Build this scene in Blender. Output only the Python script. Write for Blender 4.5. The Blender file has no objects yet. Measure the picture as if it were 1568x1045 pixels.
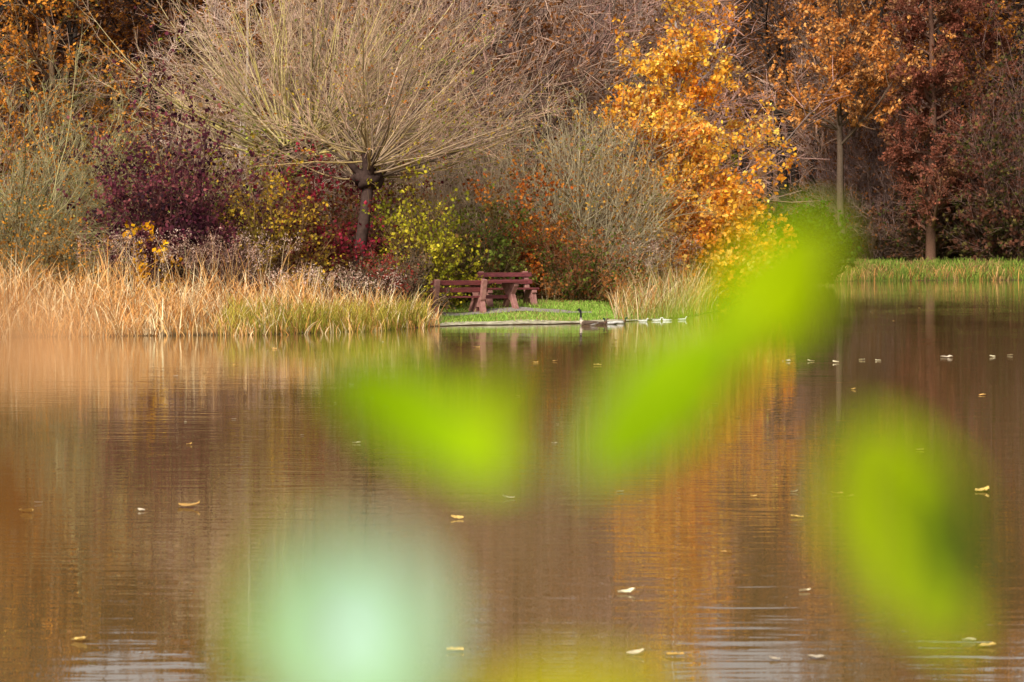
import bpy, math, numpy as np
from mathutils import Vector
rs = np.random.RandomState
R = rs(7)
scene = bpy.context.scene
H = 2.15; F = 4355.0; HV = 375.0

def srgb(r, g, b):
    o = []
    for c in (r, g, b):
        c /= 255.0
        o.append(c/12.92 if c <= 0.04045 else ((c+0.055)/1.055)**2.4)
    return np.array(o)

# ------------------------------------------------------------------ helpers
class MB:
    def __init__(s):
        s.v = []; s.f = []; s.c = []; s.m = []; s.n = 0
    def add(s, v, f, c, m=0):
        v = np.asarray(v, float).reshape(-1, 3); f = np.asarray(f, int).reshape(-1, 4)
        c = np.asarray(c, float)
        if c.ndim == 1: c = np.tile(c, (len(v), 1))
        s.v.append(v); s.f.append(f + s.n); s.c.append(c); s.m.append(np.full(len(f), m)); s.n += len(v)
    def mesh(s, name, mats, smooth=False):
        v = np.concatenate(s.v); f = np.concatenate(s.f); c = np.concatenate(s.c); m = np.concatenate(s.m)
        me = bpy.data.meshes.new(name)
        me.vertices.add(len(v)); me.vertices.foreach_set('co', v.ravel())
        me.loops.add(len(f)*4); me.loops.foreach_set('vertex_index', f.ravel().astype(np.int32))
        me.polygons.add(len(f)); me.polygons.foreach_set('loop_start', (np.arange(len(f))*4).astype(np.int32))
        for mt in mats: me.materials.append(mt)
        me.polygons.foreach_set('material_index', m.astype(np.int32))
        if smooth: me.polygons.foreach_set('use_smooth', np.ones(len(f), bool))
        me.update(calc_edges=True)
        a = me.color_attributes.new('Col', 'FLOAT_COLOR', 'POINT')
        a.data.foreach_set('color', np.concatenate([c, np.ones((len(c), 1))], 1).ravel())
        return me

def link(ob, parent=None):
    scene.collection.objects.link(ob)
    if parent: ob.parent = parent
    return ob
def obj(name, me, loc=(0, 0, 0), parent=None):
    o = bpy.data.objects.new(name, me); o.location = loc
    return link(o, parent)
def empty(name, loc=(0, 0, 0)):
    o = bpy.data.objects.new(name, None); o.location = loc; o.empty_display_size = 0.3
    return link(o)
def norm(a): return a/np.maximum(np.linalg.norm(a, axis=-1, keepdims=True), 1e-9)

def grow(P, D, L, R0, K, r, wander=0.15, trop=0.0, tip=0.35, tvec=(0, 0, 1)):
    N = len(P); pl = np.zeros((N, K+1, 3)); pl[:, 0] = P; d = norm(D); tv = np.array(tvec, float)
    st = (L/K)[:, None]
    for k in range(K):
        d = norm(d + wander*r.normal(size=(N, 3)) + trop*tv)
        pl[:, k+1] = pl[:, k] + d*st
    rad = R0[:, None]*np.linspace(1, tip, K+1)[None]
    return pl, rad

def spawn(pl, rad, n, r, t0=0.2, t1=1.0, a0=0.5, a1=1.0, lf=0.45, lvar=0.3, rf=0.5, tipshort=0.5, rmin=0.006):
    N, K1, _ = pl.shape; K = K1-1
    t = r.uniform(t0, t1, (N, n)); x = t*K; i = np.minimum(x.astype(int), K-1); fr = (x-i)[..., None]
    idx = np.arange(N)[:, None]
    A = pl[idx, i]; B = pl[idx, i+1]
    P = (A*(1-fr)+B*fr).reshape(-1, 3); T = norm(B-A).reshape(-1, 3)
    rr = rad[idx, i].reshape(-1)
    L = np.linalg.norm(np.diff(pl, axis=1), axis=2).sum(1)
    Q = norm(np.cross(T, norm(r.normal(size=T.shape))))
    a = r.uniform(a0, a1, len(P))[:, None]
    D = np.cos(a)*T + np.sin(a)*Q
    Ln = (L[:, None]*lf*(1-tipshort*t)*(1+lvar*r.uniform(-1, 1, t.shape))).reshape(-1)
    return P, D, Ln, np.maximum(rr*rf, rmin)

def tubes(mb, pl, rad, S, col, m=0, r=None, cv=0.12, grad=None):
    N, K1, _ = pl.shape
    T = np.zeros_like(pl); T[:, :-1] = pl[:, 1:]-pl[:, :-1]; T[:, -1] = T[:, -2]; T = norm(T)
    ref = np.where(np.abs(T[..., 2:3]) > 0.9, np.array([1., 0, 0]), np.array([0, 0, 1.]))
    U = norm(np.cross(T, ref)); V = np.cross(T, U)
    an = np.arange(S)*2*math.pi/S
    ring = (np.cos(an)[None, None, :, None]*U[:, :, None]+np.sin(an)[None, None, :, None]*V[:, :, None])*rad[:, :, None, None]
    v = (pl[:, :, None]+ring).reshape(-1, 3)
    n = np.arange(N)[:, None, None]*K1*S; k = np.arange(K1-1)[None, :, None]*S; s = np.arange(S)[None, None, :]
    s2 = (s+1) % S
    f = np.stack([n+k+s, n+k+s2, n+k+S+s2, n+k+S+s], -1).reshape(-1, 4)
    col = np.asarray(col, float)
    if col.ndim == 1: col = np.tile(col, (N, 1))
    if r is not None: col = col*(1+cv*r.normal(size=(N, 1)))
    c = np.repeat(np.clip(col, 0.003, 1), K1*S, 0)
    mb.add(v, f, c, m)

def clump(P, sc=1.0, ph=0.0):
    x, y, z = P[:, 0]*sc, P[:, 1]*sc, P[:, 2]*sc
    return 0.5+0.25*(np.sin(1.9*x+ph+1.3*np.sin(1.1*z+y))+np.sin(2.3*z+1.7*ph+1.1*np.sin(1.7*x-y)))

def leafquads(mb, P, size, pal, r, m=1, flat=0.0, aspect=0.6, dark=0.5, sc=1.0, ph=0.0):
    N = len(P)
    A = norm(r.normal(size=(N, 3))*np.array([1, 1, 1-flat])); B = norm(np.cross(A, r.normal(size=(N, 3))))
    s = size*r.uniform(0.6, 1.3, (N, 1))
    a = A*s*0.5; b = B*s*0.5*aspect
    v = np.stack([P-a, P+b-a*0.1, P+a, P-b-a*0.1], 1).reshape(-1, 3)
    f = np.arange(N*4).reshape(-1, 4)
    pal = np.array(pal); cl = clump(P, sc, ph)
    idx = np.clip((cl*0.7+r.uniform(0, 1, N)*0.5-0.1)*len(pal), 0, len(pal)-1).astype(int)
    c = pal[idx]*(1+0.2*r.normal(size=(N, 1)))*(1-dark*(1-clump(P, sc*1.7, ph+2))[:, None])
    mb.add(v, f, np.repeat(np.clip(c, 0.003, 1), 4, 0), m)

def along(pl, n, r, t0=0.1, jitter=0.05):
    N, K1, _ = pl.shape; j = r.randint(0, N, n); x = r.uniform(t0, 1, n)*(K1-1); i = np.minimum(x.astype(int), K1-2); fr = (x-i)[:, None]
    return pl[j, i]*(1-fr)+pl[j, i+1]*fr + jitter*r.normal(size=(n, 3))

# ------------------------------------------------------------------ materials
def nmat(name):
    m = bpy.data.materials.new(name); m.use_nodes = True; nt = m.node_tree
    for n in list(nt.nodes): nt.nodes.remove(n)
    o = nt.nodes.new('ShaderNodeOutputMaterial'); return m, nt, o
def attr_mat(name, transl=0.0, rough=0.8, noise=12.0, spec=0.2):
    m, nt, o = nmat(name); N = nt.nodes; Lk = nt.links
    a = N.new('ShaderNodeAttribute'); a.attribute_name = 'Col'
    tc = N.new('ShaderNodeTexCoord'); nz = N.new('ShaderNodeTexNoise'); nz.inputs['Scale'].default_value = noise
    nz.inputs['Detail'].default_value = 1
    Lk.new(tc.outputs['Object'], nz.inputs['Vector'])
    mr = N.new('ShaderNodeMapRange'); mr.inputs['To Min'].default_value = 0.55; mr.inputs['To Max'].default_value = 1.45
    Lk.new(nz.outputs['Fac'], mr.inputs['Value'])
    vm = N.new('ShaderNodeVectorMath'); vm.operation = 'SCALE'
    Lk.new(a.outputs['Color'], vm.inputs[0]); Lk.new(mr.outputs[0], vm.inputs['Scale'])
    if spec == 0:
        p = N.new('ShaderNodeBsdfDiffuse'); Lk.new(vm.outputs[0], p.inputs['Color'])
    else:
        p = N.new('ShaderNodeBsdfPrincipled'); p.inputs['Roughness'].default_value = rough
        p.inputs['Specular IOR Level'].default_value = spec
        Lk.new(vm.outputs[0], p.inputs['Base Color'])
    if transl > 0:
        t = N.new('ShaderNodeBsdfTranslucent'); Lk.new(vm.outputs[0], t.inputs['Color'])
        mx = N.new('ShaderNodeMixShader'); mx.inputs[0].default_value = transl
        Lk.new(p.outputs[0], mx.inputs[1]); Lk.new(t.outputs[0], mx.inputs[2]); Lk.new(mx.outputs[0], o.inputs[0])
    else: Lk.new(p.outputs[0], o.inputs[0])
    return m
BARK = attr_mat('bark', spec=0); LEAF = attr_mat('leaf', 0.35, spec=0); REED = attr_mat('dry_reed', 0.3, spec=0)

def plain_mat(name, c1, c2, scale, rough=0.7, bump=0.3, stretch=(1, 1, 1)):
    m, nt, o = nmat(name); N = nt.nodes; Lk = nt.links
    tc = N.new('ShaderNodeTexCoord'); mp = N.new('ShaderNodeMapping'); mp.inputs['Scale'].default_value = stretch
    nz = N.new('ShaderNodeTexNoise'); nz.inputs['Scale'].default_value = scale; nz.inputs['Detail'].default_value = 6
    Lk.new(tc.outputs['Object'], mp.inputs[0]); Lk.new(mp.outputs[0], nz.inputs['Vector'])
    cr = N.new('ShaderNodeValToRGB'); cr.color_ramp.elements[0].color = (*c1, 1); cr.color_ramp.elements[1].color = (*c2, 1)
    cr.color_ramp.elements[0].position = 0.35; cr.color_ramp.elements[1].position = 0.65
    Lk.new(nz.outputs['Fac'], cr.inputs[0])
    p = N.new('ShaderNodeBsdfPrincipled'); p.inputs['Roughness'].default_value = rough
    Lk.new(cr.outputs[0], p.inputs['Base Color'])
    b = N.new('ShaderNodeBump'); b.inputs['Strength'].default_value = bump; b.inputs['Distance'].default_value = 0.01
    Lk.new(nz.outputs['Fac'], b.inputs['Height']); Lk.new(b.outputs[0], p.inputs['Normal'])
    Lk.new(p.outputs[0], o.inputs[0]); return m

# ------------------------------------------------------------------ terrain
SX = np.array([-400, -60, -11.9, -5.5, -3.2, -1.8, 2.0, 5.0, 7.6, 12, 16.5, 20, 31, 80, 400.])
SY = np.array([40, 60, 66.0, 68.0, 71.0, 75.4, 77.4, 83.0, 97, 135, 160, 168, 173, 178, 200.])
def ys(x): return (np.interp(np.asarray(x, float)-0.4, SX, SY)+np.interp(x, SX, SY)+np.interp(np.asarray(x, float)+0.4, SX, SY))/3
def sm(t): t = np.clip(t, 0, 1); return t*t*(3-2*t)
def ground(x, y):
    x = np.asarray(x, float); y = np.asarray(y, float)
    s = ys(x); sl = (ys(x+1.5)-ys(x-1.5))/3
    d = (y-s)/np.sqrt(1+sl*sl)
    right = sm((x-12)/8)
    land = 0.36*np.clip(d/3.2, 0, 1)**0.8*0.6+0.36*0.4*sm(d/4)+(0.013+0.03*right*sm((40-d)/10))*np.clip(d, 0, 60)
    land = land + 29*sm((d-42)/180)
    h = np.where(d > 0, land, -0.9*sm(-d/3.5))
    near = sm((6.5-y)/5)
    h = np.where(y < 30, -0.9+near*1.45, h)
    return h
gx = np.unique(np.concatenate([np.arange(-420, -45, 25), np.arange(-45, -6, 0.8), np.arange(-6, 8, 0.25), np.arange(8, 60, 0.8), np.arange(60, 421, 25)]))
gy = np.unique(np.concatenate([np.arange(-80, -10, 10), np.arange(-10, 10, 1), np.arange(10, 60, 5), np.arange(60, 72, 0.5), np.arange(72, 86, 0.25), np.arange(86, 105, 0.5), np.arange(105, 240, 2.5), np.arange(240, 820, 20)]))
X, Y = np.meshgrid(gx, gy); Z = ground(X, Y)
V = np.stack([X, Y, Z], -1).reshape(-1, 3); nx, ny = len(gx), len(gy)
i, j = np.meshgrid(np.arange(nx-1), np.arange(ny-1)); b = (j*nx+i).ravel()
Fq = np.stack([b, b+1, b+nx+1, b+nx], 1)
dd = (V[:, 1]-ys(V[:, 0]))
green = srgb(115, 138, 55); litter = srgb(150, 110, 76); mud = srgb(85, 68, 45); gold = srgb(160, 130, 78)
w = sm((26-dd)/8)*sm(dd/1.0)
lawn = sm((V[:, 0]+2.5)/1.5)*sm((40-V[:, 0])/5)
gc = green*lawn[:, None]+gold*0.7*(1-lawn[:, None])
col = gc*w[:, None]+litter*(1-w[:, None])
col = np.where((dd < 0.4)[:, None], mud, col)
col[V[:, 1] < 30] = srgb(90, 100, 45)
mb = MB(); mb.add(V, Fq, col)
GM = attr_mat('ground_soil_grass', 0, 0.95, 1.2, 0.05)
obj('ground', mb.mesh('ground', [GM], True))

# water -------------------------------------------------------------
m, nt, o = nmat('lake_water'); N = nt.nodes; Lk = nt.links
tc = N.new('ShaderNodeTexCoord')
def nz(scale, stretch, detail=2, dist=0.0):
    mp = N.new('ShaderNodeMapping'); mp.inputs['Scale'].default_value = stretch
    Lk.new(tc.outputs['Object'], mp.inputs[0])
    n = N.new('ShaderNodeTexNoise'); n.inputs['Scale'].default_value = scale; n.inputs['Detail'].default_value = detail
    n.inputs['Distortion'].default_value = dist
    Lk.new(mp.outputs[0], n.inputs['Vector']); return n
n1 = nz(1.0, (1.1, 4.5, 1), 2, 0.2); n2 = nz(1.0, (0.07, 0.5, 1), 2, 0.3)
n3 = nz(1.0, (0.12, 0.06, 1), 2, 0.5)
gust = N.new('ShaderNodeMapRange'); gust.inputs['From Min'].default_value = 0.4; gust.inputs['From Max'].default_value = 0.65
gust.inputs['To Min'].default_value = 0.55; gust.inputs['To Max'].default_value = 1.8
Lk.new(n3.outputs['Fac'], gust.inputs['Value'])
mu = N.new('ShaderNodeMath'); mu.operation = 'MULTIPLY'; Lk.new(n1.outputs['Fac'], mu.inputs[0]); Lk.new(gust.outputs[0], mu.inputs[1])
b1 = N.new('ShaderNodeBump'); b1.inputs['Strength'].default_value = 1.0; b1.inputs['Distance'].default_value = 0.0025
b2 = N.new('ShaderNodeBump'); b2.inputs['Strength'].default_value = 1.0; b2.inputs['Distance'].default_value = 0.005
Lk.new(mu.outputs[0], b1.inputs['Height']); Lk.new(n2.outputs['Fac'], b2.inputs['Height']); Lk.new(b1.outputs[0], b2.inputs['Normal'])
p = N.new('ShaderNodeBsdfPrincipled'); p.inputs['Base Color'].default_value = (0.165, 0.095, 0.03, 1)
p.inputs['Roughness'].default_value = 0.01; p.inputs['IOR'].default_value = 1.5
Lk.new(b2.outputs[0], p.inputs['Normal']); Lk.new(p.outputs[0], o.inputs[0])
mb = MB(); mb.add([(-420, -75, 0), (420, -75, 0), (420, 210, 0), (-420, 210, 0)], [(0, 1, 2, 3)], (1, 1, 1))
obj('lake_water', mb.mesh('lake_water', [m]))

# gravel path + stone shore edge ---------------------------------------
def strip(name, xs, y0f, y1f, lift, mat, n=9):
    mb = MB(); v = []
    for x in xs:
        a_, b_ = y0f(x), y1f(x)
        for k in range(n):
            y = a_+(b_-a_)*k/(n-1)
            v.append((x, y, float(ground(x, y))+lift))
    f = [(a*n+k, (a+1)*n+k, (a+1)*n+k+1, a*n+k+1) for a in range(len(xs)-1) for k in range(n-1)]
    mb.add(v, f, (1, 1, 1)); return obj(name, mb.mesh(name, [mat], True))
GR = plain_mat('gravel', srgb(112, 100, 92), srgb(158, 145, 134), 14, 0.95, 0.8)
GR2 = plain_mat('shore_stone', srgb(125, 114, 88), srgb(200, 188, 158), 7, 0.95, 0.8)
strip('gravel_path', np.arange(-2.6, 2.4, 0.125), lambda x: max(float(ys(x)), 75.5)+2.6+0.12*math.sin(x*4), lambda x: max(float(ys(x)), 75.5)+3.6-0.25*max(0, x)+0.1*math.sin(x*6), 0.015, GR)
strip('stone_shore_edge', np.arange(-1.9, 4.4, 0.125), lambda x: float(ys(x))+0.0+0.08*math.sin(x*5), lambda x: float(ys(x))+0.8+0.15*math.sin(x*3)-0.1*max(0, x), 0.02, GR2)

# ------------------------------------------------------------------ plants
def bare_tree(name, seed, h, barkc, twigc, pal=None, nleaf=0, leafsize=0.12, r0=0.22, n1=30, n2=8, n3=7, n4=3, spread=0.34, t0=0.15, up=0.05, a=(0.6, 1.2), twr=0.008, mk=True, loc=(0, 0, 0), lean=(0, 0, 1), rmin=0.009, leaft=(0, 99), dark=0.5, K3=3, trunkc=None):
    r = rs(seed); mb = MB()
    pl, rad = grow(np.zeros((1, 3)), np.array([lean], float), np.array([h]), np.array([r0]), 12, r, 0.03, 0.03, 0.12)
    pl[:, 0, 2] -= 0.3
    tubes(mb, pl, rad, 8, barkc if trunkc is None else trunkc)
    P, D, L, RR = spawn(pl, rad, n1, r, t0, 0.98, a[0], a[1], spread, 0.3, 0.45, 0.65)
    p1, r1 = grow(P, D, L, RR, 6, r, 0.12, up, 0.3); tubes(mb, p1, r1, 4, barkc, 0, r)
    P, D, L, RR = spawn(p1, r1, n2, r, 0.2, 1, 0.4, 1.0, 0.5, 0.3, 0.55, 0.4, rmin)
    p2, r2 = grow(P, D, L, RR, 4, r, 0.14, up, 0.4); tubes(mb, p2, r2, 3, (np.array(barkc)+twigc)/2, 0, r)
    P, D, L, RR = spawn(p2, r2, n3, r, 0.15, 1, 0.4, 1.0, 0.5, 0.3, 0.6, 0.3, twr)
    p3, r3 = grow(P, D, L, RR, K3, r, 0.15, up, 0.5); tubes(mb, p3, r3, 3, twigc, 0, r, 0.2)
    last = p3
    if n4:
        P, D, L, RR = spawn(p3, r3, n4, r, 0.15, 1, 0.4, 0.9, 0.6, 0.3, 0.7, 0.2, twr*0.8)
        p4, r4 = grow(P, D, L, RR, 2, r, 0.15, up, 0.5); tubes(mb, p4, r4, 3, twigc, 0, r, 0.2); last = p4
    if nleaf:
        LP = along(last, nleaf, r, 0.1, 0.08)
        zz = LP[:, 2]; LP = LP[(zz > leaft[0]) & (r.rand(len(zz)) < np.interp(zz, [leaft[1]*0.55, leaft[1]], [1, 0.12]))]
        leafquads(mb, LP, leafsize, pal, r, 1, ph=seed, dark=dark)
    me = mb.mesh(name, [BARK, LEAF])
    if not mk: return me
    return obj(name, me, loc)

def shrub(name, seed, loc, h, w, pal, nleaf, barkc, stems=40, ls=0.08, twn=8, el=(0.5, 1.5), mk=True, dark=0.5, twr=0.006, n3=4, trop=0.03, base=0.3, K3=3):
    r = rs(seed); mb = MB()
    N = stems; az = r.uniform(0, 2*math.pi, N); e = r.uniform(el[0], el[1], N)
    D = np.stack([np.cos(az)*np.cos(e), np.sin(az)*np.cos(e), np.sin(e)], 1)
    L = 1/np.sqrt((np.cos(e)/(w))**2+(np.sin(e)/h)**2)*r.uniform(0.6, 1.05, N)
    P = np.stack([np.cos(az), np.sin(az), az*0], 1)*r.uniform(0, base, (N, 1)); P[:, 2] = -0.15
    p1, r1 = grow(P, D, L, np.full(N, 0.03)*r.uniform(0.5, 1.3, N), 6, r, 0.1, trop, 0.3); tubes(mb, p1, r1, 4, barkc, 0, r, 0.2)
    P, D, L, RR = spawn(p1, r1, twn, r, 0.12, 1, 0.3, 0.9, 0.45, 0.3, 0.55, 0.4, twr)
    p2, r2 = grow(P, D, L, RR, 4, r, 0.13, trop, 0.5); tubes(mb, p2, r2, 3, barkc, 0, r, 0.2)
    P, D, L, RR = spawn(p2, r2, n3, r, 0.1, 1, 0.4, 1.0, 0.5, 0.3, 0.7, 0.3, twr*0.8)
    p3, r3 = grow(P, D, L, RR, K3, r, 0.15, trop, 0.5); tubes(mb, p3, r3, 3, barkc, 0, r, 0.25)
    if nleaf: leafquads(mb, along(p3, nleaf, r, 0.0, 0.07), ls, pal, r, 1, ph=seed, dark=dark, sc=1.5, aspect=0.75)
    me = mb.mesh(name, [BARK, LEAF])
    if not mk: return me
    return obj(name, me, loc)

def pollard(name, seed, loc, hh, tr, nshoot, length, barkc, shootc, twc, elmin=0.0, lean=(0, 0, 1), n2=6, bias=(0, 0), n3=3, headr=0.45, twr=0.007, leafpal=None, nl=1500, wander=0.075, sr=(0.012, 0.042), pinkr=None):
    r = rs(seed); mb = MB()
    pl, rad = grow(np.zeros((1, 3)), np.array([lean], float), np.array([hh]), np.array([tr]), 8, r, 0.05, 0.03, 0.85)
    pl[:, 0, 2] -= 0.3; tubes(mb, pl, rad, 10, barkc)
    top = pl[0, -1]
    nu, nv = 20, 14
    th, ph = np.meshgrid(np.linspace(0, 2*math.pi, nu, endpoint=False), np.linspace(0.02, math.pi-0.02, nv))
    rr = headr*(1+0.22*np.sin(3*th+2*ph)*np.sin(2.3*ph)+0.15*np.sin(7*th+5*ph)+0.06*r.normal(size=th.shape))
    v = np.stack([rr*np.sin(ph)*np.cos(th)*1.2, rr*np.sin(ph)*np.sin(th), rr*np.cos(ph)*0.8], -1).reshape(-1, 3)+top
    f = [(a*nu+b, a*nu+(b+1) % nu, (a+1)*nu+(b+1) % nu, (a+1)*nu+b) for a in range(nv-1) for b in range(nu)]
    mb.add(v, f, np.array(barkc)*0.8)
    na = 9; aza = np.linspace(0, 2*math.pi, na, endpoint=False)+r.uniform(0, .5, na); ea = r.uniform(0.0, 1.2, na)
    Da = np.stack([np.cos(aza)*np.cos(ea), np.sin(aza)*np.cos(ea), np.sin(ea)], 1)
    pa, ra = grow(np.tile(top, (na, 1)), Da, np.full(na, headr*2.0)*r.uniform(0.7, 1.2, na), np.full(na, headr*0.36), 4, r, 0.12, 0.1, 0.75)
    tubes(mb, pa, ra, 7, np.array(barkc)*0.9)
    N = nshoot; az = r.uniform(0, 2*math.pi, N); e = np.arcsin(r.uniform(math.sin(elmin), 1, N))
    D = norm(np.stack([np.cos(az)*np.cos(e)+bias[0], np.sin(az)*np.cos(e)*0.85+bias[1], np.sin(e)], 1))
    ai = np.argmax(D@Da.T+0.35*r.normal(size=(N, na)), 1)
    P = pa[ai, r.randint(2, 5, N)]+0.1*headr*r.normal(size=(N, 3))
    L = length*r.uniform(0.55, 1.1, N)
    p1, r1 = grow(P, D, L, r.uniform(sr[0], sr[1], N), 9, r, wander, 0.03, 0.25)
    cc = np.array(shootc)[None]*r.uniform(0.35, 1.5, (N, 1)); cc[:, 2] *= r.uniform(0.7, 1.3, N)
    tubes(mb, p1, r1, 4, cc, 0, r, 0.1)
    P, D, L, RR = spawn(p1, r1, n2, r, 0.25, 1, 0.25, 0.75, 0.32, 0.4, 0.5, 0.4, twr)
    p2, r2 = grow(P, D, L, RR, 5, r, 0.1, 0.03, 0.5); tubes(mb, p2, r2, 3, (np.array(shootc)+twc)/2, 0, r, 0.25)
    if n3:
        P, D, L, RR = spawn(p2, r2, n3, r, 0.2, 1, 0.3, 0.9, 0.45, 0.4, 0.7, 0.3, twr*0.8)
        p3, r3 = grow(P, D, L, RR, 3, r, 0.1, 0.02, 0.5); tubes(mb, p3, r3, 3, twc, 0, r, 0.25)
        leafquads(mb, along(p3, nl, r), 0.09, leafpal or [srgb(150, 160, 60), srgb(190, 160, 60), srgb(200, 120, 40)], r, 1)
    return obj(name, mb.mesh(name, [BARK, LEAF]), loc)

def G(x, y): return (x, y, float(ground(x, y)))
def at(u, d): return G((u-784)/F*d, d)

OL = srgb(170, 152, 102); TWG = srgb(190, 156, 132)
pollard('pollard_willow', 11, at(470, 86), 3.95, 0.42, 170, 7.4, srgb(90, 72, 55), OL, TWG, 0.02, n2=7, headr=0.5, bias=(0.06, 0.15), n3=4)
pollard('pollard_willow', 12, at(550, 80), 3.55, 0.19, 90, 5.0, srgb(72, 56, 50), srgb(160, 136, 104), srgb(182, 146, 122), -0.12, lean=(0.04, 0, 1), n2=6, bias=(0.35, 0.25), headr=0.34)
pollard('pollard_willow', 14, at(-170, 90), 2.6, 0.4, 100, 6.2, srgb(105, 92, 66), srgb(150, 134, 90), TWG, -0.1, n2=6, headr=0.5)
olv = [srgb(135, 132, 60), srgb(175, 160, 80), srgb(232, 160, 55), srgb(220, 138, 42), srgb(140, 140, 70)]
pollard('bare_willow', 15, at(25, 80), 0.9, 0.25, 80, 5.6, srgb(90, 80, 60), srgb(145, 134, 94), srgb(160, 148, 108), 0.05, n2=12, headr=0.3, bias=(0.2, 0.15), n3=6, leafpal=olv, nl=5500, wander=0.11, sr=(0.012, 0.036))

purple = [srgb(62, 34, 44), srgb(90, 45, 58), srgb(125, 62, 74), srgb(150, 86, 84), srgb(70, 48, 58)]
shrub('purple_leaved_shrub', 21, at(265, 78), 6.8, 2.3, purple, 14500, srgb(90, 60, 58), 75, 0.12)
shrub('purple_leaved_shrub', 22, at(345, 80), 3.9, 1.5, purple+[srgb(120, 90, 50)], 6000, srgb(90, 62, 58), 50, 0.11)
shrub('yellow_green_shrub', 23, at(352, 82.5), 5.8, 1.7, [srgb(120, 135, 50), srgb(190, 195, 75), srgb(135, 110, 60), srgb(155, 168, 65)], 5500, srgb(140, 118, 80), 50, 0.12)
shrub('olive_shrub', 24, at(425, 78.5), 4.3, 1.6, [srgb(125, 105, 42), srgb(180, 155, 55), srgb(218, 172, 58), srgb(150, 120, 64), srgb(135, 68, 56)], 8500, srgb(120, 90, 64), 55, 0.11)
shrub('red_leaved_shrub', 25, at(495, 80.5), 4.9, 1.8, [srgb(90, 30, 38), srgb(155, 40, 58), srgb(195, 66, 84), srgb(125, 52, 48), srgb(140, 102, 50), srgb(115, 80, 46)], 9500, srgb(100, 60, 52), 60, 0.11)
shrub('red_leaved_shrub', 26, at(590, 82), 3.9, 1.3, [srgb(100, 42, 48), srgb(140, 58, 66), srgb(160, 90, 76), srgb(115, 80, 50)], 5000, srgb(95, 62, 52), 40, 0.11)
shrub('yellow_green_shrub', 27, at(645, 80), 4.0, 1.5, [srgb(135, 136, 42), srgb(188, 180, 50), srgb(215, 196, 60), srgb(142, 106, 58)], 6500, srgb(120, 96, 66), 50, 0.11)
shrub('green_shrub', 28, at(735, 84), 3.6, 1.5, [srgb(98, 105, 44), srgb(134, 148, 60), srgb(120, 96, 52), srgb(158, 154, 70)], 5500, srgb(120, 98, 70), 50, 0.11)
shrub('orange_leaved_shrub', 29, at(792, 86), 4.3, 1.4, [srgb(145, 78, 36), srgb(218, 110, 44), srgb(240, 150, 62), srgb(150, 104, 54), srgb(115, 96, 46)], 7500, srgb(130, 94, 68), 50, 0.12)
gb = srgb(168, 152, 120)
shrub('bare_willow_shrub', 30, at(890, 90), 6.4, 3.4, [srgb(145, 142, 70), srgb(215, 160, 70), srgb(175, 112, 60)], 7500, gb, 130, 0.10, 9, (0.35, 1.5), base=0.8, twr=0.008)
shrub('bare_willow_shrub', 31, at(750, 91), 6.4, 2.8, [srgb(155, 148, 75), srgb(190, 112, 60)], 4500, srgb(165, 144, 116), 110, 0.10, 8, (0.35, 1.5), base=0.6, twr=0.008)
shrub('bare_willow_shrub', 32, at(960, 93), 5.8, 2.3, [srgb(155, 152, 75), srgb(235, 165, 64)], 5000, srgb(165, 144, 104), 80, 0.11, 8, (0.4, 1.5), base=0.6, twr=0.008)
shrub('bare_willow_shrub', 33, at(660, 92), 6.2, 2.8, [srgb(155, 130, 80), srgb(165, 162, 84)], 2200, srgb(172, 147, 122), 110, 0.1, 8, (0.4, 1.5), base=0.6, twr=0.008)
shrub('bare_willow_shrub', 35, at(150, 84), 5.6, 2.4, olv, 5500, srgb(148, 132, 92), 80, 0.10, 9, (0.3, 1.5), base=0.5, twr=0.008)
bare_tree('orange_leaved_tree', 36, 12, srgb(100, 82, 64), srgb(140, 112, 82), [srgb(150, 108, 50), srgb(225, 138, 50), srgb(240, 162, 66), srgb(125, 122, 60)], 8500, 0.14, 0.2, 36, 8, 6, 0, 0.36, 0.12, loc=at(75, 92), twr=0.01, leaft=(0, 14))
shrub('bramble_bush', 37, at(880, 85.5), 2.3, 2.3, [srgb(155, 92, 54), srgb(104, 112, 46), srgb(195, 124, 68)], 6500, srgb(150, 113, 82), 70, 0.10, 7, (0.15, 1.4))
shrub('bramble_bush', 38, at(700, 83), 2.0, 1.8, [srgb(138, 90, 50), srgb(108, 110, 50), srgb(95, 76, 50)], 5500, srgb(125, 98, 72), 60, 0.10, 7, (0.15, 1.4))
shrub('bramble_bush', 39, at(600, 77), 1.8, 1.6, [srgb(85, 76, 60), srgb(124, 102, 74), srgb(158, 68, 56)], 5000, srgb(120, 96, 78), 60, 0.09, 6, (0.15, 1.3))
shrub('bramble_bush', 40, at(330, 76.5), 2.1, 2.2, [srgb(104, 72, 62), srgb(134, 102, 82), srgb(88, 70, 54)], 5000, srgb(125, 98, 86), 70, 0.09, 6, (0.15, 1.3))
shrub('bramble_bush', 49, at(60, 76.5), 2.6, 3.0, [srgb(145, 132, 70), srgb(225, 150, 54), srgb(125, 100, 60)], 5500, srgb(135, 118, 84), 80, 0.09, 7, (0.2, 1.3))
shrub('bramble_bush', 48, at(800, 88), 2.6, 2.6, [srgb(138, 96, 56), srgb(114, 106, 50), srgb(175, 106, 56)], 6000, srgb(140, 110, 82), 80, 0.10, 7, (0.2, 1.4))
shrub('yellow_leaf_shrub', 37, at(230, 75.5), 2.9, 0.45, [srgb(235, 165, 25), srgb(252, 190, 40)], 300, srgb(110, 85, 60), 8, 0.15, 4, (1.25, 1.5))
shrub('yellow_leaf_shrub', 38, at(1120, 99), 5.0, 2.0, [srgb(185, 150, 40), srgb(228, 192, 50), srgb(250, 210, 72), srgb(145, 145, 58)], 9500, srgb(135, 110, 66), 60, 0.14, 8, dark=0.35)
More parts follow.
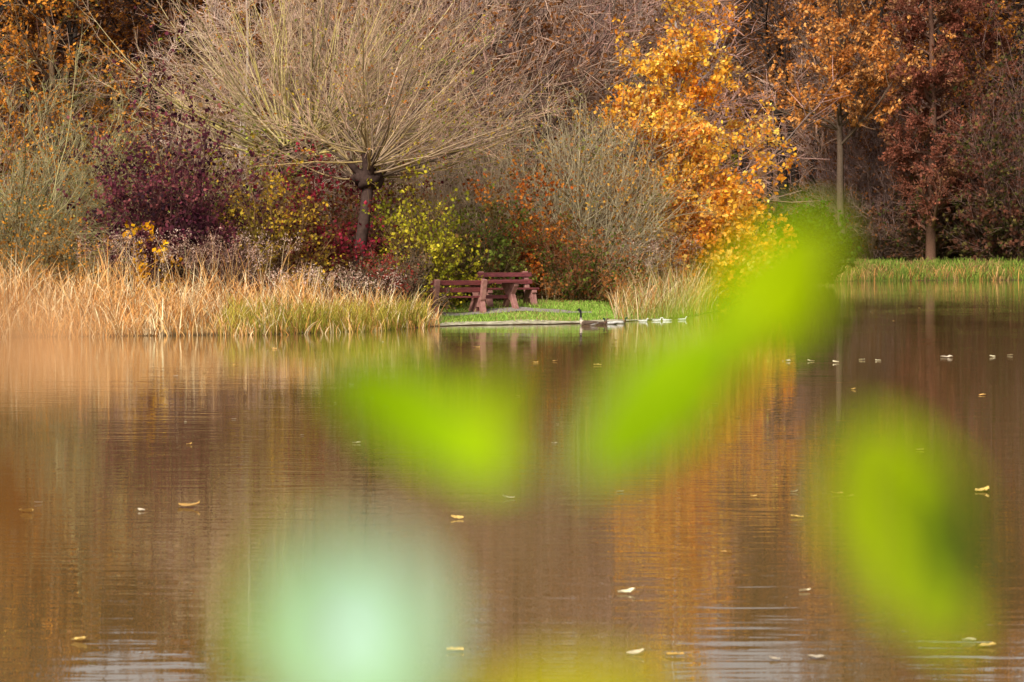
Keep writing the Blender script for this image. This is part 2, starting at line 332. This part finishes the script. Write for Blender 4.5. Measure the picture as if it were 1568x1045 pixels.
shrub('green_shrub', 39, at(1235, 150), 4.2, 4.0, [srgb(66, 86, 34), srgb(88, 118, 44), srgb(66, 74, 42)], 11000, srgb(78, 78, 50), 70, 0.22, 7, twr=0.012)

goldp = [srgb(238, 145, 50), srgb(252, 175, 56), srgb(255, 195, 70), srgb(255, 212, 105), srgb(246, 158, 66)]
bare_tree('golden_birch_tree', 41, 13.5, srgb(150, 120, 95), srgb(185, 138, 100), goldp, 24000, 0.16, 0.12, 52, 8, 6, 0, 0.25, 0.08, 0.0, (0.5, 1.1), loc=at(1060, 94), leaft=(1.0, 10.8), twr=0.01, dark=0.25, lean=(-0.015, 0, 1), trunkc=srgb(205, 195, 186))
shrub('golden_maple_shrub', 42, at(1088, 93.5), 5.6, 2.5, goldp, 20000, srgb(180, 132, 90), 75, 0.17, 8, (0.5, 1.5), dark=0.2)
shrub('golden_maple_shrub', 43, at(1003, 93), 6.2, 2.0, [srgb(232, 146, 64), srgb(252, 186, 78), srgb(215, 162, 80), srgb(250, 162, 76)], 8000, srgb(165, 130, 92), 50, 0.14, 7, dark=0.3)

bare_tree('orange_leaved_tree', 44, 21, srgb(96, 80, 66), srgb(140, 108, 84), [srgb(185, 116, 60), srgb(232, 150, 70), srgb(250, 180, 102), srgb(160, 108, 66)], 24000, 0.27, 0.3, 40, 8, 7, 0, 0.38, 0.35, loc=at(1290, 186), twr=0.016, leaft=(8, 20), dark=0.35)
rwp = [srgb(128, 76, 60), srgb(158, 94, 72), srgb(138, 86, 66), srgb(150, 106, 70)]
bare_tree('dawn_redwood_tree', 45, 25, srgb(104, 76, 62), srgb(148, 98, 80), rwp, 52000, 0.20, 0.36, 110, 8, 7, 0, 0.16, 0.05, loc=at(1425, 184), twr=0.014, a=(0.8, 1.3), dark=0.2, leaft=(0, 60))
bare_tree('dawn_redwood_tree', 56, 22, srgb(92, 70, 60), srgb(138, 96, 82), rwp, 34000, 0.20, 0.36, 90, 8, 6, 0, 0.18, 0.05, loc=at(1505, 196), twr=0.016, a=(0.8, 1.3), dark=0.35, leaft=(0, 60))
shrub('dark_bank_shrub', 46, at(1540, 184), 15, 5.5, [srgb(85, 85, 46), srgb(112, 98, 54), srgb(128, 84, 66), srgb(120, 72, 54)], 24000, srgb(118, 92, 82), 120, 0.26, 9, twr=0.018, base=1.0)
shrub('dark_bank_shrub', 47, at(1335, 192), 12, 5.6, [srgb(125, 84, 62), srgb(155, 98, 58)], 6000, srgb(138, 112, 104), 130, 0.22, 9, twr=0.018, base=1.0)
shrub('dark_bank_shrub', 57, at(1440, 188), 6, 5.0, [srgb(100, 78, 54), srgb(130, 84, 58), srgb(88, 92, 46)], 8000, srgb(110, 84, 74), 110, 0.22, 8, twr=0.018, base=1.0)

# ------------------------------------------------------------------ distant forest
kw = dict(mk=False, twr=0.02, rmin=0.022, n4=0, K3=2)
var = [  # paler trees: distance haze is lightened into their bark and twig colour
 bare_tree('forest_tree_a', 51, 21, srgb(120, 102, 88), srgb(178, 146, 126), [srgb(190, 126, 72), srgb(160, 108, 66)], 3500, 0.2, 0.2, n3=8, **kw),
 bare_tree('forest_tree_b', 52, 23, srgb(58, 50, 44), srgb(104, 84, 74), [srgb(155, 95, 52), srgb(190, 122, 60)], 3500, 0.2, 0.30, n3=7, t0=0.35, **kw),
 bare_tree('forest_tree_c', 53, 19, srgb(178, 160, 142), srgb(208, 177, 158), n3=9, r0=0.15, t0=0.1, spread=0.3, **kw),
 bare_tree('forest_tree_d', 54, 20, srgb(70, 60, 52), srgb(128, 92, 78), [srgb(185, 114, 54), srgb(225, 150, 62), srgb(150, 98, 54)], 8000, 0.22, 0.22, n3=7, t0=0.2, **kw),
 bare_tree('forest_tree_e', 55, 22, srgb(130, 112, 102), srgb(190, 148, 134), n1=36, n3=7, r0=0.18, t0=0.05, **kw),
]
VH = [21, 23, 19, 20, 22]
und = [shrub('undergrowth_a', 61, None, 6, 3, [srgb(165, 124, 74), srgb(135, 124, 64)], 2000, srgb(168, 139, 118), 60, 0.18, 7, mk=False, twr=0.016, base=0.8, K3=2),
       shrub('undergrowth_b', 62, None, 5, 3, [srgb(118, 116, 58), srgb(178, 114, 58), srgb(125, 86, 54)], 3000, srgb(140, 112, 94), 60, 0.18, 7, mk=False, twr=0.016, base=0.8, K3=2),
       shrub('undergrowth_c', 63, None, 4.5, 3, [srgb(80, 82, 46), srgb(130, 84, 50), srgb(92, 68, 46)], 3000, srgb(98, 80, 68), 60, 0.18, 7, mk=False, twr=0.016, base=0.8, K3=2)]
forest = empty('distant_forest')
r = rs(99); k = 0
for yy in np.arange(96, 330, 5.0):
    half = yy*0.18+12
    for xx in np.arange(-half, half, 5.0):
        x = xx+r.uniform(-1.8, 1.8); y = yy+r.uniform(-2, 2); d = y-ys(x)
        if d < (24 if x < 8 else 20) : continue
        if x > 6 and x < 19 and d < 55: continue
        if d > 120: continue
        if r.rand() < (0.15 if d < 50 else 0.6): continue
        if x > 22: vi = r.choice([1, 1, 3, 4, 0])
        elif x < -10: vi = r.choice([0, 1, 3, 3, 0])
        elif x > 7: vi = r.choice([1, 1, 1, 3, 1])
        else: vi = r.choice([0, 2, 2, 4, 4])
        s = r.uniform(0.75, 1.1)*(1.3 if x > 15 else 0.98)
        z = float(ground(x, y)); sz = s*r.uniform(.85, 1.1)
        # tree tops kept low along some bearings, shaped so sky reflects in the water
        q = x/y
        lim = 0.103 if -0.175 < q < -0.09 else (0.117 if 0.058 < q < 0.103 else (0.135 if q > 0.14 else 9))
        sz = min(sz, (lim*y+H-z)/VH[vi])
        if sz < 0.35: continue
        o_ = obj('tree_%d' % k, var[vi], (x, y, z), forest); k += 1
        o_.scale = (s*r.uniform(.9, 1.2), s, sz); o_.rotation_euler = (r.normal()*0.03, r.normal()*0.03, r.uniform(0, 6.28))
ug = empty('woodland_undergrowth'); k = 0
for yy in np.arange(88, 290, 4.2):
    half = yy*0.18+10
    for xx in np.arange(-half, half, 4.6):
        x = xx+r.uniform(-2, 2); y = yy+r.uniform(-2, 2); d = y-ys(x)
        if d < (16 if x < 6 else 22) or d > 62: continue
        if x > 6 and x < 19 and d < 50: continue
        if r.rand() < 0.4: continue
        s = r.uniform(0.6, 1.3)
        o_ = obj('bush_%d' % k, und[2 if x > 8 else r.randint(2)], G(x, y), ug); k += 1
        o_.scale = (s, s, s); o_.rotation_euler = (0, 0, r.uniform(0, 6.28))

# ------------------------------------------------------------------ reeds & grasses
def blades(mb, P, h, w, pal, r, K=4, lean=0.25, curve=0.25):
    N = len(P); az = r.uniform(0, 2*math.pi, N)
    D = np.stack([np.cos(az)*lean*r.rand(N), np.sin(az)*lean*r.rand(N), np.ones(N)], 1)
    bend = np.stack([np.cos(az), np.sin(az), -0.3*np.ones(N)], 1)*curve*r.uniform(0, 1.4, (N, 1))
    d = norm(D); pts = [P]; cur = P.copy()
    for k in range(K):
        d = norm(d+bend/K*(k+0.5)); cur = cur+d*(h/K)[:, None]; pts.append(cur)
    pl = np.stack(pts, 1)
    fa = r.uniform(0, math.pi, N); S = np.stack([np.cos(fa), np.sin(fa)*0.6, 0*fa], 1)
    ww = w[:, None]*np.array([1, 0.9, 0.8, 0.6, 0.15])[:K+1][None]
    v = np.stack([pl-S[:, None]*ww[..., None]/2, pl+S[:, None]*ww[..., None]/2], 2).reshape(-1, 3)
    n = np.arange(N)[:, None]*(K+1)*2; kk = np.arange(K)[None]*2
    f = np.stack([n+kk, n+kk+1, n+kk+3, n+kk+2], -1).reshape(-1, 4)
    pal = np.array(pal); cl = clump(P*np.array([1, 1, 0]), 0.8, 1.0)
    ix = np.clip((cl*0.6+r.rand(N)*0.6-0.1)*len(pal), 0, len(pal)-1).astype(int)
    c = pal[ix]*(1+0.25*r.normal(size=(N, 1)))
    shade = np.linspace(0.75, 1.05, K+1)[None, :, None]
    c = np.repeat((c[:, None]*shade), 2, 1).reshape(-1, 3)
    mb.add(v, f, np.clip(c, 0.01, 1), 0); return pl
def region(n, r, x0, x1, d0, d1):
    x = r.uniform(x0, x1, n); d = d0+(d1-d0)*r.rand(n); y = ys(x)+d
    return np.stack([x, y, np.maximum(ground(x, y), -0.15)-0.02], 1)
straw = [srgb(165, 108, 60), srgb(208, 147, 84), srgb(228, 177, 112), srgb(243, 214, 167), srgb(182, 124, 68)]
r = rs(5)
mb = MB()
P = region(15000, r, -20, -1.9, -0.7, 5.5); P = P[(r.rand(len(P)) < 0.15+0.85*clump(P, 1.5)) & ((P[:, 0] < -2.6) | (P[:, 1] < 76))]
h = (0.5+0.6*clump(P, 1.4, 3))*np.interp(P[:, 1]-ys(P[:, 0]), [-0.7, 1, 5], [0.7, 1.05, 1.3])*r.uniform(0.45, 1.3, len(P))
h *= np.interp(P[:, 0], [-12, -8, -4, -2.2], [1.35, 1.05, 0.95, 0.75])
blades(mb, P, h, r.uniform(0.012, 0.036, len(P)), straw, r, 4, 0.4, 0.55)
P = region(2400, r, -7, -2.2, -0.4, 3); blades(mb, P, r.uniform(0.4, 0.85, len(P)), r.uniform(0.012, 0.025, len(P)), [srgb(135, 130, 48), srgb(175, 158, 66)], r, 4, 0.3, 0.4)
def plumes(mb, P, h, pal, r, size=0.06, n=26, hl=0.3):
    pl = blades(mb, P, h, np.full(len(P), 0.012), straw, r, 4, 0.15, 0.25)
    tops = pl[:, -1]
    q = np.repeat(tops, n, 0)+r.normal(size=(len(tops)*n, 3))*np.array([0.07, 0.07, hl/3])
    q[:, 2] -= hl*0.3
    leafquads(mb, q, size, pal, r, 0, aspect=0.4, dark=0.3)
plp = [srgb(160, 125, 108), srgb(200, 166, 146), srgb(225, 198, 178)]
P = region(150, r, -11, -6.0, 5, 8); plumes(mb, P, r.uniform(1.4, 2.2, len(P)), plp, r)
P = region(80, r, -6.5, -3, 4, 6); plumes(mb, P, r.uniform(0.8, 1.3, len(P)), plp, r)
obj('reed_bed', mb.mesh('reed_bed', [REED]))
mb = MB()
P = region(6500, r, 2.9, 9.0, 0.0, 11); P = P[(r.rand(len(P)) < 0.2+0.8*clump(P, 1.8)) & (P[:, 1] > 79.5)]
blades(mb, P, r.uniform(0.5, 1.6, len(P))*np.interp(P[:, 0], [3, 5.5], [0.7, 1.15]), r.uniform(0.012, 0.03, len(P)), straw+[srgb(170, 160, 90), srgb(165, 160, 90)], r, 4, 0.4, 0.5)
P = region(160, r, 3.5, 7.5, 4, 10); plumes(mb, P, r.uniform(1.4, 2.3, len(P)), plp, r)
P = region(320, r, 0.9, 3.2, 7.5, 10); blades(mb, P, r.uniform(0.5, 1.2, len(P)), r.uniform(0.012, 0.03, len(P)), straw, r)
obj('reed_bed', mb.mesh('reed_bed', [REED]))
mb = MB()
P = region(32000, r, -2.6, 5.5, 0.5, 16); dq = P[:, 1]-np.maximum(ys(P[:, 0]), 75.5); P = P[~((dq > 2.5) & (dq < 3.7-0.25*np.maximum(0, P[:, 0]))) | (r.rand(len(P)) < 0.08) | (P[:, 0] > 2.4)]
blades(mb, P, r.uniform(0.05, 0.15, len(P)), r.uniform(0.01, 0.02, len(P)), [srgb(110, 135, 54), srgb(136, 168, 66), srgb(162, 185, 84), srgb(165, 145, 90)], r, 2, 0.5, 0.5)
obj('lawn_grass', mb.mesh('lawn_grass', [REED]))
mb = MB()
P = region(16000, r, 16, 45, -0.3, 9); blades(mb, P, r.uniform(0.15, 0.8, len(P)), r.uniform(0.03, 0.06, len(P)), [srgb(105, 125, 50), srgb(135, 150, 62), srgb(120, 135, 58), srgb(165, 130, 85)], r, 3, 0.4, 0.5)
P = region(700, r, 16, 45, -0.3, 2); blades(mb, P, r.uniform(0.3, 1.0, len(P)), r.uniform(0.03, 0.06, len(P)), straw[:3], r, 3, 0.4, 0.5)
P = region(5000, r, 7.5, 17, -0.3, 30); blades(mb, P, r.uniform(0.3, 0.9, len(P)), r.uniform(0.03, 0.05, len(P)), [srgb(110, 130, 50), srgb(150, 150, 70)], r, 3, 0.4, 0.5)
obj('bank_grass', mb.mesh('bank_grass', [REED]))

# ------------------------------------------------------------------ picnic furniture
import bmesh
from mathutils import Matrix
WOOD = plain_mat('stained_wood', srgb(84, 32, 34), srgb(120, 52, 52), 6, 0.6, 0.3, (1, 8, 8))
POST = plain_mat('weathered_post', srgb(134, 86, 78), srgb(162, 114, 102), 8, 0.8, 0.4)
def bevelobj(name, bm, mat, parent, w=0.008):
    bmesh.ops.recalc_face_normals(bm, faces=bm.faces)
    me = bpy.data.meshes.new(name); bm.to_mesh(me); bm.free(); me.materials.append(mat)
    o_ = obj(name, me, (0, 0, 0), parent); md = o_.modifiers.new('b', 'BEVEL'); md.width = w; md.segments = 2; return o_
def board(name, c, s, parent, mat=WOOD, tilt=0):
    bm = bmesh.new(); bmesh.ops.create_cube(bm, size=1)
    bmesh.ops.scale(bm, vec=s, verts=bm.verts)
    if tilt: bmesh.ops.rotate(bm, cent=(0, 0, 0), matrix=Matrix.Rotation(tilt, 3, 'X'), verts=bm.verts)
    bmesh.ops.translate(bm, vec=c, verts=bm.verts); return bevelobj(name, bm, mat, parent)
def profile(name, pts, x, th, parent):
    bm = bmesh.new(); vs = [bm.verts.new((x-th/2, a, b_)) for a, b_ in pts]; fc = bm.faces.new(vs)
    e = bmesh.ops.extrude_face_region(bm, geom=[fc]); bmesh.ops.translate(bm, vec=(th, 0, 0), verts=[g for g in e['geom'] if isinstance(g, bmesh.types.BMVert)])
    return bevelobj(name, bm, POST, parent, 0.012)
def bench(loc, rot, L=1.75):
    e = empty('park_bench', loc); e.rotation_euler = (0, 0, rot)
    for k, x in enumerate((-L/2+0.16, L/2-0.16)):
        profile('frame_%d' % (k+1), [(-0.32, -0.06), (-0.19, -0.06), (-0.09, 0.2), (0.12, 0.2), (0.22, -0.06), (0.35, -0.06), (0.23, 0.36), (0.27, 0.42), (0.39, 0.96), (0.28, 0.98), (0.16, 0.47), (-0.24, 0.45), (-0.26, 0.37), (-0.2, 0.36)], x, 0.15, e)
    for k in range(3): board('seat_%d' % (k+1), (0, -0.19+k*0.13, 0.485), (L, 0.115, 0.05), e)
    board('backrest_1', (0, 0.19, 0.68), (L, 0.04, 0.13), e, tilt=-0.2)
    board('backrest_2', (0, 0.23, 0.88), (L, 0.04, 0.13), e, tilt=-0.2)
    return e
def table(loc, rot, L=1.8):
    e = empty('picnic_table', loc); e.rotation_euler = (0, 0, rot)
    for k, x in enumerate((-L/2+0.35, L/2-0.35)):
        profile('trestle_%d' % (k+1), [(-0.38, -0.06), (-0.24, -0.06), (-0.07, 0.27), (0.07, 0.27), (0.24, -0.06), (0.38, -0.06), (0.14, 0.42), (0.32, 0.66), (0.32, 0.735), (-0.32, 0.735), (-0.32, 0.66), (-0.14, 0.42)], x, 0.15, e)
    for k in range(5): board('top_%d' % (k+1), (0, -0.3+k*0.15, 0.77), (L, 0.135, 0.06), e)
    board('stretcher', (0, 0, 0.35), (L-0.9, 0.05, 0.1), e)
    return e
bench(G(-1.55, 78.7), math.pi+0.45)
table(G(-0.5, 79.6), 0.6)
bench(G(-0.1, 81.0), 0.5)

# ------------------------------------------------------------------ water birds
BIRD = attr_mat('plumage', 0, 0.7, 20)
def bird(name, loc, rot, s, cols, neck=0.30, swim=True):
    st = [(-0.34, .10, .005, .004, 't'), (-0.30, .10, .035, .015, 't'), (-0.22, .09, .075, .045, 't'), (-0.10, .075, .115, .085, 'b'), (0.03, .07, .13, .10, 'b'), (0.14, .08, .115, .095, 'b'),
          (0.21, .11, .08, .075, 'c'), (0.245, .16, .045, .045, 'c'), (0.25, .16+neck*0.35, .03, .03, 'n'), (0.255, .16+neck*0.7, .027, .027, 'n'), (0.27, .16+neck*0.9, .035, .036, 'n'), (0.305, .165+neck, .04, .038, 'h'), (0.34, .163+neck, .033, .03, 'h'), (0.365, .155+neck, .018, .014, 'k'), (0.41, .148+neck, .012, .007, 'k'), (0.425, .146+neck, .002, .002, 'k')]
    S = 12; mb = MB(); P = np.array([(a, 0, b_) for a, b_, *_ in st]); T = norm(np.gradient(P, axis=0))
    v = []; c = []
    for q, t, (_, _, w_, h_, k_) in zip(P, T, st):
        U = np.array([0, 1, 0]); W = np.cross(t, U)
        for a in range(S):
            an = a*2*math.pi/S; v.append(q+U*w_*math.cos(an)+W*h_*math.sin(an)); cc = cols[k_]
            c.append(cc*0.7 if (k_ == 'b' and a % 3 == 0) else cc)
    f = [(i*S+a, i*S+(a+1) % S, (i+1)*S+(a+1) % S, (i+1)*S+a) for i in range(len(st)-1) for a in range(S)]
    mb.add(v, f, np.array(c))
    for sd in (-1, 1):
        wv = []
        for i_, (xx, ww, zz) in enumerate([(-0.36, .004, .13), (-0.25, .02, .13), (-0.1, .035, .12), (0.05, .04, .11), (0.14, .02, .11)]):
            yb = [0.03, 0.075, 0.112, 0.125, 0.10][i_]
            for a in range(8):
                an = a*math.pi/4; wv.append((xx, sd*(yb+ww*0.5*math.cos(an)), zz+ww*1.4*math.sin(an)-0.01))
        wf = [(i*8+a, i*8+(a+1) % 8, (i+1)*8+(a+1) % 8, (i+1)*8+a) for i in range(4) for a in range(8)]
        mb.add(wv, wf, cols['w'])
    o_ = obj(name, mb.mesh(name, [BIRD], True), loc); o_.scale = (s, s, s); o_.rotation_euler = (0, 0, rot); return o_
bk = srgb(28, 26, 26); wh = srgb(215, 212, 205); br = srgb(110, 88, 70); gy_ = srgb(130, 122, 112)
canada = dict(t=wh, b=br, c=srgb(190, 175, 155), n=bk, h=bk, k=bk, w=srgb(85, 68, 55))
brown = dict(t=br, b=br, c=srgb(90, 65, 50), n=srgb(95, 75, 58), h=srgb(85, 65, 50), k=srgb(170, 130, 50), w=srgb(80, 62, 50))
drake = dict(t=bk, b=gy_, c=srgb(80, 45, 35), n=srgb(20, 50, 40), h=srgb(20, 55, 42), k=srgb(190, 170, 60), w=srgb(190, 185, 178))
white = dict(t=wh, b=wh, c=wh, n=wh, h=wh, k=srgb(220, 150, 50), w=wh*0.95)
def wp(u, v, z=-0.02): d = H*F/(v-HV); return ((u-784)/F*d, d, z)
bird('canada_goose', wp(901, 499), math.pi-0.6, 0.95, canada)
bird('duck', wp(920, 497.5), 0.2, 0.62, brown, 0.12); bird('duck', wp(935, 497), math.pi, 0.62, drake, 0.12); bird('duck', wp(949, 496), 0.1, 0.62, drake, 0.12)
for u, v, a in [(985, 493, 0.2), (1006, 492, 0.1), (1021, 491.5, 3.0), (1045, 490.5, 0.4)]: bird('white_duck', wp(u, v), a, 0.42, white, 0.10)
bird('duck', wp(968, 490.5), 0.5, 0.6, brown, 0.12)

# ------------------------------------------------------------------ floating leaves
FL = attr_mat('fallen_leaf', 0.2, 0.55, 40)
mb = MB(); r = rs(17)
def fleaf(mb, x, y, s, c, r):
    a = r.uniform(-0.9, 0.9)+math.pi*(r.rand() < 0.5); n = 7; v = []; cu = r.uniform(0.0, 0.45); sk = r.uniform(-0.15, 0.15)
    for k in range(n):
        t = k/(n-1); w_ = math.sin(math.pi*min(t*1.05, 1))**0.8*0.4+0.015; lz = cu*max(0, t-0.4)**2+0.01
        for q in (-1, 0, 1):
            lx = (t-0.5); ly = q*w_*(1+0.15*math.sin(9*t)); zz = lz+abs(q)*0.12*r.uniform(0.3, 1.3)+sk*q*0.3
            v.append((x+s*(lx*math.cos(a)-ly*math.sin(a)), y+s*(lx*math.sin(a)+ly*math.cos(a)), 0.006+s*max(zz, 0)))
    f = [(k*3+q, k*3+q+1, (k+1)*3+q+1, (k+1)*3+q) for k in range(n-1) for q in (0, 1)]
    mb.add(v, f, np.clip(c*r.uniform(0.7, 1.05), 0, 0.92))
pts = [(288, 778, .22), (40, 786, .15), (57, 772, .08), (215, 784, .07), (545, 680, .09), (779, 765, .11), (700, 796, .1), (697, 1001, .09), (119, 985, .11), (960, 911, .11), (973, 1006, .1), (1112, 849, .09), (1222, 794, .11), (1234, 908, .09), (1283, 758, .12), (1306, 763, .11), (1506, 754, .15), (1252, 1012, .11), (1486, 986, .1), (1515, 994, .1), (1035, 1008, .09), (1217, 755, .07), (1155, 762, .06), (950, 755, .07), (820, 556, .11), (1280, 556, .15), (1242, 554, .14), (1207, 554, .13), (1320, 552, .13), (1345, 553, .12), (1450, 548, .24), (915, 560, .14), (850, 554, .12), (730, 533, .14), (1520, 547, .14), (1547, 545, .14), (1188, 1014, .07), (420, 535, .12), (360, 560, .1), (1505, 606, .1), (1095, 620, .09), (1130, 640, .07), (1410, 690, .08)]
lc = [srgb(248, 232, 188), srgb(252, 208, 120), srgb(232, 212, 182), srgb(230, 178, 100)]
for u, v, s in pts:
    x, y, _ = wp(u, v); fleaf(mb, x, y, s, lc[r.randint(4)], r)
for k in range(150):
    y = r.uniform(30, 150); x = r.uniform(-0.2, 0.2)*y
    if y > ys(x)-1: continue
    fleaf(mb, x, y, r.uniform(0.03, 0.08), lc[r.randint(4)]*0.7, r)
obj('floating_leaves', mb.mesh('floating_leaves', [FL], True))

# ------------------------------------------------------------------ near shrub, out of focus, growing from the near bank
NEAR = attr_mat('fresh_leaf', 0.5, 0.6, 60, 0.1)
mb = MB(); r = rs(3)
gA = srgb(176, 200, 0); gB = srgb(156, 192, 4); mint = srgb(212, 252, 224); olive = srgb(210, 198, 15); tanc = srgb(220, 160, 110); brn = srgb(115, 68, 18); dgr = srgb(64, 95, 5); gC = srgb(150, 200, 62)
def q3(u, v, s): return np.array([(u-784)/F*s, s, H-(v-HV)/F*s])
def nleaf(u0, v0, u1, v1, s, wpx, c, dz=0.0, fold=0.15):
    A = q3(u0, v0, s); B = q3(u1, v1, s+dz); ax = B-A; Ln = np.linalg.norm(ax); ax /= Ln
    side = norm(np.cross(ax, np.array([0, 1, 0.15]))); nn = np.cross(side, ax); W = wpx/F*s/2
    n, mq = 13, 5; v = []
    for k in range(n):
        t = k/(n-1); w_ = W*max(0.02, math.sin(math.pi*t**0.85)**0.75)
        for q in range(mq):
            e = (q/(mq-1)-0.5)*2
            v.append(A+ax*Ln*t+side*w_*e*(1+0.05*math.sin(20*t))+nn*(abs(e)*W*fold+0.1*Ln*math.sin(math.pi*t)))
    f = [(k*mq+q, k*mq+q+1, (k+1)*mq+q+1, (k+1)*mq+q) for k in range(n-1) for q in range(mq-1)]
    mb.add(v, f, c, 1)
    root = np.array([A[0]*1.1+0.02, s+0.1, 0.45]); tt = np.linspace(0, 1, 12)[:, None]
    stem = root*(1-tt)+A*tt+np.sin(tt*math.pi)*np.array([0.02, 0.05, 0])
    tubes(mb, stem[None], np.linspace(0.0022, 0.0008, 12)[None], 5, srgb(110, 90, 50), 0)
nleaf(1285, 335, 1060, 605, .50, 160, gA); nleaf(1140, 500, 885, 745, .50, 165, gB)
nleaf(490, 565, 805, 745, .50, 135, gB); nleaf(785, 550, 740, 760, .50, 85, gA)
nleaf(545, 825, 550, 1120, .30, 230, mint, fold=0.05); nleaf(440, 830, 620, 1160, .34, 320, gC, fold=0.05)  # pale mint: a blurred bright highlight put into the leaf colour, green fringe behind
nleaf(1310, 640, 1480, 1010, .47, 225, gA); nleaf(1415, 720, 1490, 950, .42, 110, dgr)
nleaf(700, 1105, 1060, 1068, .42, 125, olive)
nleaf(-80, 520, 190, 560, .38, 120, tanc); nleaf(-120, 620, 40, 880, .38, 140, brn)
obj('foreground_shrub', mb.mesh('foreground_shrub', [BARK, NEAR], True))

# ------------------------------------------------------------------ light, sky, camera
w = bpy.data.worlds.new("World"); scene.world = w; w.use_nodes = True; nt = w.node_tree
bg = nt.nodes['Background']; sky = nt.nodes.new('ShaderNodeTexSky'); sky.sky_type = 'NISHITA'; sky.sun_disc = False
el, rot = math.radians(38), math.radians(205)
sky.sun_elevation = el; sky.sun_rotation = rot; sky.dust_density = 4; sky.air_density = 1.0; sky.ozone_density = 1
hs = nt.nodes.new('ShaderNodeHueSaturation'); hs.inputs['Saturation'].default_value = 0.15
nt.links.new(sky.outputs[0], hs.inputs['Color']); nt.links.new(hs.outputs[0], bg.inputs['Color']); bg.inputs['Strength'].default_value = 0.15
sd = bpy.data.lights.new('sun', 'SUN'); sd.energy = 4.2; sd.angle = math.radians(14); sd.color = (1, 0.945, 0.85)
so = bpy.data.objects.new('sun', sd); link(so)
vec = Vector((math.sin(rot)*math.cos(el), math.cos(rot)*math.cos(el), math.sin(el)))
so.rotation_euler = vec.to_track_quat('Z', 'Y').to_euler()

cd = bpy.data.cameras.new('camera'); co = bpy.data.objects.new('camera', cd); link(co)
co.location = (0, 0, H); co.rotation_euler = (math.radians(90)-math.atan((522.5-HV)/F), 0, 0)
cd.lens = 100; cd.sensor_width = 36; cd.clip_start = 0.05; cd.clip_end = 3000
cd.dof.use_dof = True; cd.dof.focus_distance = 79; cd.dof.aperture_fstop = 7.1
scene.camera = co
scene.view_settings.view_transform = 'Standard'; scene.view_settings.look = 'None'; scene.view_settings.exposure = 0
